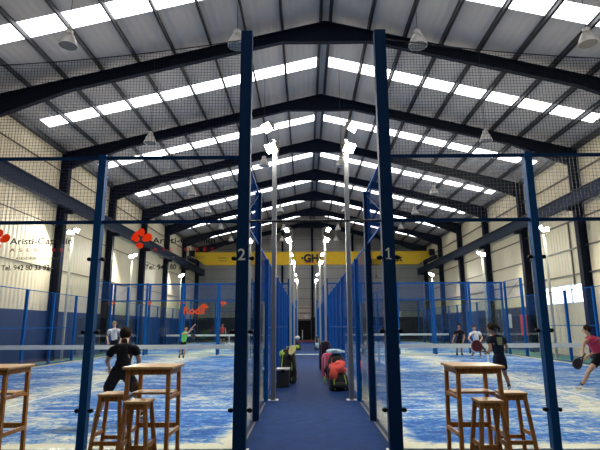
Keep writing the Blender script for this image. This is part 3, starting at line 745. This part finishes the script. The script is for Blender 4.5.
def person(label, J, face, mats, toe=(0, 1, 0), s=1.0, sleeves=.55, hairlen=0, skirt=False, hem=.8, group=None, pony=False, dk=1.0):
    P = {k: at(v[0], v[1], v[2] * dk) for k, v in J.items()}
    base = (P['anL'] + P['anR']) / 2; base = Vector((base.x, base.y, .012))
    # ankles sit on the ground
    for a in ('anL', 'anR'):
        if P[a].z < .3: P[a].z = .012 + .085 * s
    t = thing('person', label, 'person', base, 0, group)
    L = {k: v - base for k, v in P.items()}
    face = Vector(face).normalized(); toe = Vector(toe).normalized()
    skin, shirt, shorts, hair, shoe = mats
    acc = (L['shR'] - L['shL']).normalized()
    hc = L['head']; up = (hc - L['neck']).normalized()
    nd = []; ed = []
    def N(p, r): nd.append((tuple(p), r if isinstance(r, tuple) else r * s)); return len(nd) - 1
    def E(*c):
        for a, b in zip(c, c[1:]): ed.append((a, b))
    pel = N(L['pel'], .115); bel = N(L['bel'], .094); che = N(L['che'], .110); ub = N(L['che'].lerp(L['neck'], .62), .066)
    nk = N(L['neck'], .052); n2 = N(L['neck'].lerp(hc, .38), .050); jaw = N(hc - up * .045 * s + face * .022 * s, .066); cr_ = N(hc + up * .03 * s, .084); tp = N(hc + up * .082 * s, .052)
    E(pel, bel, che, ub, nk, n2, jaw, cr_, tp)
    for S in 'LR':
        sh = N(L['sh' + S], .049); u = N(L['sh' + S].lerp(L['el' + S], .5), .044); el = N(L['el' + S], .037); fo = N(L['el' + S].lerp(L['wr' + S], .35), .038); wr = N(L['wr' + S], .025)
        d = (L['wr' + S] - L['el' + S]).normalized(); pm = N(L['wr' + S] + d * .055 * s, (.036 * s, .022 * s)); 
        E(ub, sh, u, el, fo, wr, pm)
        hp = N(L['hip' + S], .088); th = N(L['hip' + S].lerp(L['kn' + S], .45), .073); kn = N(L['kn' + S], .052); ca = N(L['kn' + S].lerp(L['an' + S], .35) - toe * .015, .052); an = N(L['an' + S], .034)
        E(pel, hp, th, kn, ca, an)
    parts = [skin_mesh(nd, ed, 0)]
    # fingers: four and a thumb rooted in each palm, curled
    for S in 'LR':
        w = L['wr' + S]; d = (w - L['el' + S]).normalized(); sd = d.cross(Vector((0, 0, 1)));
        if sd.length < .2: sd = Vector((1, 0, 0))
        sd.normalize(); cu = d.cross(sd).normalized()
        if cu.z > 0: cu = -cu
        fn = []; 
        for k, ln in enumerate((.07, .08, .075, .058)):
            o = w + (d * .06 + sd * (-.027 + .018 * k)) * s
            q = [o, o + d * ln * .5 * s, o + (d * ln * .72 + cu * ln * .35) * s, o + (d * ln * .62 + cu * ln * .72) * s]
            parts.append(skin_mesh([(tuple(p), .0095 * s) for p in q], [(0, 1), (1, 2), (2, 3)], 0, 1))
        o = w + (d * .025 - sd * .022) * s
        q = [o, o + (d * .028 - sd * .03 + cu * .01) * s, o + (d * .055 - sd * .032 + cu * .03) * s]
        parts.append(skin_mesh([(tuple(p), .011 * s) for p in q], [(0, 1), (1, 2)], 0, 1))
    sidev = face.cross(up).normalized()
    f = MB()
    fc = hc + face * .088 * s
    f.blob(fc - up * .012 * s + face * .006 * s, (.013 * s, .013 * s, .022 * s), 8, 6)
    for sg in (-1, 1): f.blob(hc + sidev * sg * .083 * s - up * .005, (.014 * s, .014 * s, .03 * s), 8, 6)
    parts.append(f.mesh('f', None))
    merge('body', parts, skin, t)
    for sg in (-1, 1): MB().blob(hc + face * .083 * s + sidev * sg * .032 * s + up * .014 * s, (.010 * s,) * 3, 8, 6).build('eye', M['eye'], t, True)
    MB().blob(hc + face * .080 * s - up * .052 * s, (.02 * s, .02 * s, .007 * s), 8, 6).build('mouth', M['clothred'], t, True)
    # hair cap: a shell over the crown and the back of the head
    hb = MB(); hm = Matrix.Identity(3)
    hb.blob(hc + up * .042 * s - face * .028 * s, (.094 * s, .100 * s, .098 * s), 16, 12, .03, 2)
    if hairlen: hb.blob(hc - up * .04 * s - face * .05 * s, (.07 * s, .06 * s, .08 * s), 14, 10, .04, 3)
    if pony: 
        hb.blob(hc + up * .05 * s - face * .13 * s, (.045 * s, .045 * s, .05 * s), 12, 8, .1, 3)
        hb.tube([hc + up * .05 * s - face * .14 * s, hc - up * .02 * s - face * .19 * s, hc - up * .12 * s - face * .17 * s], [.03 * s, .034 * s, .012 * s], 8)
    hb.build('hair', hair, t, True)
    # top
    nd = []; ed = []
    bel = N(L['bel'], .128); pe2 = N(L['bel'].lerp(L['pel'], 1.05), .14); che = N(L['che'], .15); um = N(L['che'].lerp(L['neck'], .35), .148); ub = N(L['che'].lerp(L['neck'], .65), .13); nb = N(L['che'].lerp(L['neck'], .95), .088)
    E(pe2, bel, che, um, ub, nb)
    for S in 'LR':
        sh = N(L['sh' + S], .076); 
        if sleeves > 0: u = N(L['sh' + S].lerp(L['el' + S], sleeves * .55), .064); u2 = N(L['sh' + S].lerp(L['el' + S], sleeves), .066); cl = N(L['che'].lerp(L['neck'], .45).lerp(L['sh' + S], .5), .108); E(ub, cl, sh, u, u2); lt = N(L['che'].lerp(L['sh' + S], .42) - (L['neck'] - L['che']) * .25, .105); E(che, lt)
        else:
            nd[-1] = (tuple(ub and L['che'].lerp(L['neck'], .62).lerp(L['sh' + S], .72)), .055 * s); E(ub, sh)
    merge('shirt', [skin_mesh(nd, ed, 1)], shirt, t)
    nd = []; ed = []
    wa = N(L['pel'].lerp(L['bel'], .95), .123); pe = N(L['pel'], .135); E(wa, pe)
    for S in 'LR':
        hp = N(L['hip' + S], .105); a = N(L['hip' + S].lerp(L['kn' + S], hem * .5), .10); b = N(L['hip' + S].lerp(L['kn' + S], hem), .092); E(pe, hp, a, b)
    merge('shorts', [skin_mesh(nd, ed, 1)], shorts, t)
    for S in 'LR':
        a = L['an' + S]; g = Vector((a.x, a.y, a.z - .05 * s)) if P['an' + S].z < .3 else a - Vector((0, 0, .05 * s))
        ms = skin_mesh([(tuple(g - toe * .04 * s), .045 * s), (tuple(g + toe * .06 * s), .044 * s), (tuple(g + toe * .15 * s - Vector((0, 0, .006))), .036 * s), (tuple(a + Vector((0, 0, .03))), .044 * s)], [(0, 1), (1, 2), (0, 3)], 0, 1)
        zmin = min(v.co.z for v in ms.vertices) + base.z
        for v in ms.vertices: v.co.z = max(v.co.z, 0.002)
        merge('shoe', [ms], shoe, t)
        MB().tube([a + Vector((0, 0, .03)), a + (L['kn' + S] - a) * .16], [.045 * s, .047 * s], 10).build('sock', M['sock'], t, True)
    return t, L, base
D = 8.2
pman, L, b = person('person in black t-shirt and black shorts, seen from behind at the left glass', dict(
    head=(126, 335.5, 8.3), neck=(125.2, 344, 8.22), che=(123.5, 353, 8.17), bel=(122.5, 363, 8.08), pel=(122, 371.5, 8.03),
    shL=(112.5, 349.5, 8.17), shR=(135.5, 348.5, 8.17), elL=(107, 361, 8.2), wrL=(109.5, 368, 8.45), elR=(139.2, 360, 8.2), wrR=(137, 366.5, 8.46),
    hipL=(116.5, 374, 8.05), hipR=(127.5, 374, 8.05), knL=(104.5, 395, 8.22), knR=(137, 395, 8.27), anL=(96.5, 418.5, 8.1), anR=(143, 417.5, 8.25)),
    (0, 1, -.12), (M['skin'], M['clothblack'], M['clothblack'], M['hair'], M['shoe']), (-.25, 1, 0), 1.06, .62, hem=.86, dk=1.035)
pw, L, b = person('person in navy top and dark shorts on the right court, holding a maroon racket', dict(
    head=(490.5, 328, 11.6), neck=(492.5, 334.5, 11.65), che=(496, 342, 11.7), bel=(498.5, 351, 11.7), pel=(500, 359.5, 11.7),
    shL=(488.5, 339, 11.55), shR=(503.5, 339, 11.85), elL=(491, 350.0, 11.45), wrL=(486.8, 351.6, 11.22), elR=(507, 348, 11.95), wrR=(500, 352.5, 12.15),
    hipL=(496.5, 362, 11.65), hipR=(503, 362, 11.75), knL=(499, 375.5, 11.6), knR=(505, 374.5, 11.9), anL=(501, 389.3, 11.6), anR=(509.5, 388.5, 11.8)),
    (-.9, .45, -.05), (M['skind'], M['clothnavy'], M['clothnavy'], M['hair'], M['shoe']), (-.8, .5, 0), .97, .5, hem=.62, pony=True, dk=1.04)
MB().box(-.06, .06, -.01, 0, -.09, .09).build('back_print', mat('olive_print', (.20, .22, .12), .8), pw).location = at(499.5, 341, 12.02) - b
racket('round maroon padel racket held in front of the navy-clad player', tuple(at(477, 346, 11.6)), (.75, .0, -.48), (.15, -.95, .1), M['racket'])
pp, L, b = person('person in crimson tank top and black shorts crouching at the right edge of the photo', dict(
    head=(586.5, 330, 12.0), neck=(589, 336.5, 12.0), che=(593, 343, 12.0), bel=(597.5, 350.5, 12.0), pel=(601, 357.5, 12.0),
    shL=(584.5, 341.5, 11.85), shR=(600, 339, 12.15), elL=(582.5, 349, 11.75), wrL=(583.2, 355.8, 11.68), elR=(596, 351, 12.35), wrR=(587, 357, 12.3),
    hipL=(597, 361, 11.93), hipR=(604, 361, 12.1), knL=(588.5, 371.5, 11.85), knR=(604, 374, 12.2), anL=(581.5, 387, 12.0), anR=(609, 388.5, 12.2)),
    (-.9, .45, -.1), (M['skin'], M['clothpink'], M['clothblack'], M['hair'], M['shoe']), (-.95, .3, 0), .97, 0, hem=.5, dk=1.045)
racket('dark padel racket held low by the player in crimson', tuple(at(577.5, 363.5, 12.1)), (.5, .05, .5), (.3, -.9, 0), M['racketdark'])
person('person in white polo shirt standing beyond the net on the left court', dict(
    head=(114.5, 324.2, 22.5), neck=(114.7, 328, 22.5), che=(114.2, 332, 22.5), bel=(114.2, 337.5, 22.5), pel=(114.4, 342, 22.5),
    shL=(109.3, 330.3, 22.5), shR=(119.3, 330.3, 22.5), elL=(107.4, 337, 22.5), wrL=(108, 342, 22.3), elR=(121.5, 337, 22.5), wrR=(120, 342, 22.3),
    hipL=(112.2, 344, 22.5), hipR=(116.6, 344, 22.5), knL=(111.5, 351.5, 22.4), knR=(117.2, 351.5, 22.4), anL=(111, 359.8, 22.5), anR=(117.6, 359.8, 22.5)),
    (.1, -1, 0), (M['skin'], M['clothwhite'], M['clothnavy'], M['hairg'], M['shoe']), (0, -1, 0), 1.12, .6, dk=1.05)
person('person in lime green vest swinging an arm beyond the net on the left court', dict(
    head=(186, 328.2, 23.6), neck=(185.6, 331.5, 23.6), che=(185, 335, 23.6), bel=(184, 339.5, 23.6), pel=(183, 343.5, 23.6),
    shL=(182, 334.2, 23.6), shR=(188.5, 332.8, 23.5), elL=(187.5, 333.5, 23.2), wrL=(191.5, 330, 23.1), elR=(190.8, 329.3, 23.3), wrR=(194, 325.6, 23.2),
    hipL=(181, 345, 23.6), hipR=(184.8, 345, 23.6), knL=(181, 351, 23.3), knR=(185.5, 351, 23.3), anL=(179.3, 356.7, 23.6), anR=(183.2, 357.2, 23.6)),
    (.6, -.8, 0), (M['skin'], M['clothgreen'], M['clothblack'], M['hair'], M['black']), (.3, -1, 0), .98, 0, pony=True, dk=1.07)
racket('small dark padel racket beside the player in lime green', tuple(at(193.2, 336.5, 24.8)), (-.45, 0, .8), (.5, -.8, .2), M['grip'])
person('person in white shirt behind the net on the right court, left of the navy-clad player', dict(
    head=(474, 327.8, 23.8), neck=(474.5, 331, 23.8), che=(475.3, 335, 23.8), bel=(476, 339.5, 23.8), pel=(476.5, 343.5, 23.8),
    shL=(470.8, 333.5, 23.8), shR=(479.5, 332.8, 23.8), elL=(468.3, 338.5, 23.6), wrL=(471.5, 342, 23.4), elR=(482.3, 338, 23.7), wrR=(479.5, 342.5, 23.4),
    hipL=(474.5, 345.5, 23.8), hipR=(478.5, 345.5, 23.8), knL=(473.5, 351.3, 23.6), knR=(480, 351.3, 23.6), anL=(472.5, 357.0, 23.8), anR=(481, 357.0, 23.8)),
    (-.2, -1, -.1), (M['skin'], M['clothwhite'], M['clothnavy'], M['hairb'], M['shoe']), (0, -1, 0), 1.0, .5, dk=1.025)
person('dim person in dark clothes near the back glass of the right court', dict(
    head=(459, 326, 25.4), neck=(459.2, 329.3, 25.4), che=(459.5, 333, 25.4), bel=(459.5, 338, 25.4), pel=(459.5, 342, 25.4),
    shL=(455.5, 331.6, 25.4), shR=(463, 331.6, 25.4), elL=(454, 337, 25.3), wrL=(452.5, 341.5, 25.1), elR=(464.5, 337, 25.3), wrR=(463, 341.5, 25.1),
    hipL=(457.7, 343.5, 25.4), hipR=(461.3, 343.5, 25.4), knL=(457.3, 349, 25.3), knR=(461.7, 349, 25.3), anL=(457, 354.7, 25.4), anR=(462, 354.7, 25.4)),
    (-.5, -1, 0), (M['skind'], M['clothblack'], M['clothblack'], M['hair'], M['black']), (0, -1, 0), 1.05, .6, dk=1.045)
person('small person in red shirt far off on the second left court', dict(
    head=(222.5, 324.6, 35.5), neck=(222.4, 326.8, 35.5), che=(222.3, 329, 35.5), bel=(222.3, 332.3, 35.5), pel=(222.3, 335, 35.5),
    shL=(219.8, 328.2, 35.5), shR=(224.9, 328.2, 35.5), elL=(219, 331.8, 35.5), wrL=(219.3, 335, 35.3), elR=(225.8, 331.8, 35.5), wrR=(225.2, 335, 35.3),
    hipL=(221, 336.2, 35.5), hipR=(223.6, 336.2, 35.5), knL=(220.8, 340.3, 35.4), knR=(223.9, 340.3, 35.4), anL=(220.5, 344, 35.5), anR=(224.3, 344, 35.5)),
    (0, -1, 0), (M['skin'], M['clothred'], M['clothnavy'], M['hair'], M['shoe']), (0, -1, 0), 1.08, .6, dk=1.14)

# ------------------------------------------------------------------ world and output
w = bpy.data.worlds.new('world'); sc.world = w; w.use_nodes = True
w.node_tree.nodes['Background'].inputs[0].default_value = (.55, .65, .8, 1); w.node_tree.nodes['Background'].inputs[1].default_value = 1.0
sc.view_settings.view_transform = 'Standard'; sc.view_settings.look = 'None'; sc.view_settings.gamma = 1; sc.view_settings.exposure = 0.0
cy = sc.cycles
cy.transparent_max_bounces = 48; cy.max_bounces = 8; cy.diffuse_bounces = 4; cy.glossy_bounces = 4; cy.use_denoising = True
cy.sample_clamp_indirect = 6; cy.caustics_reflective = False; cy.caustics_refractive = False
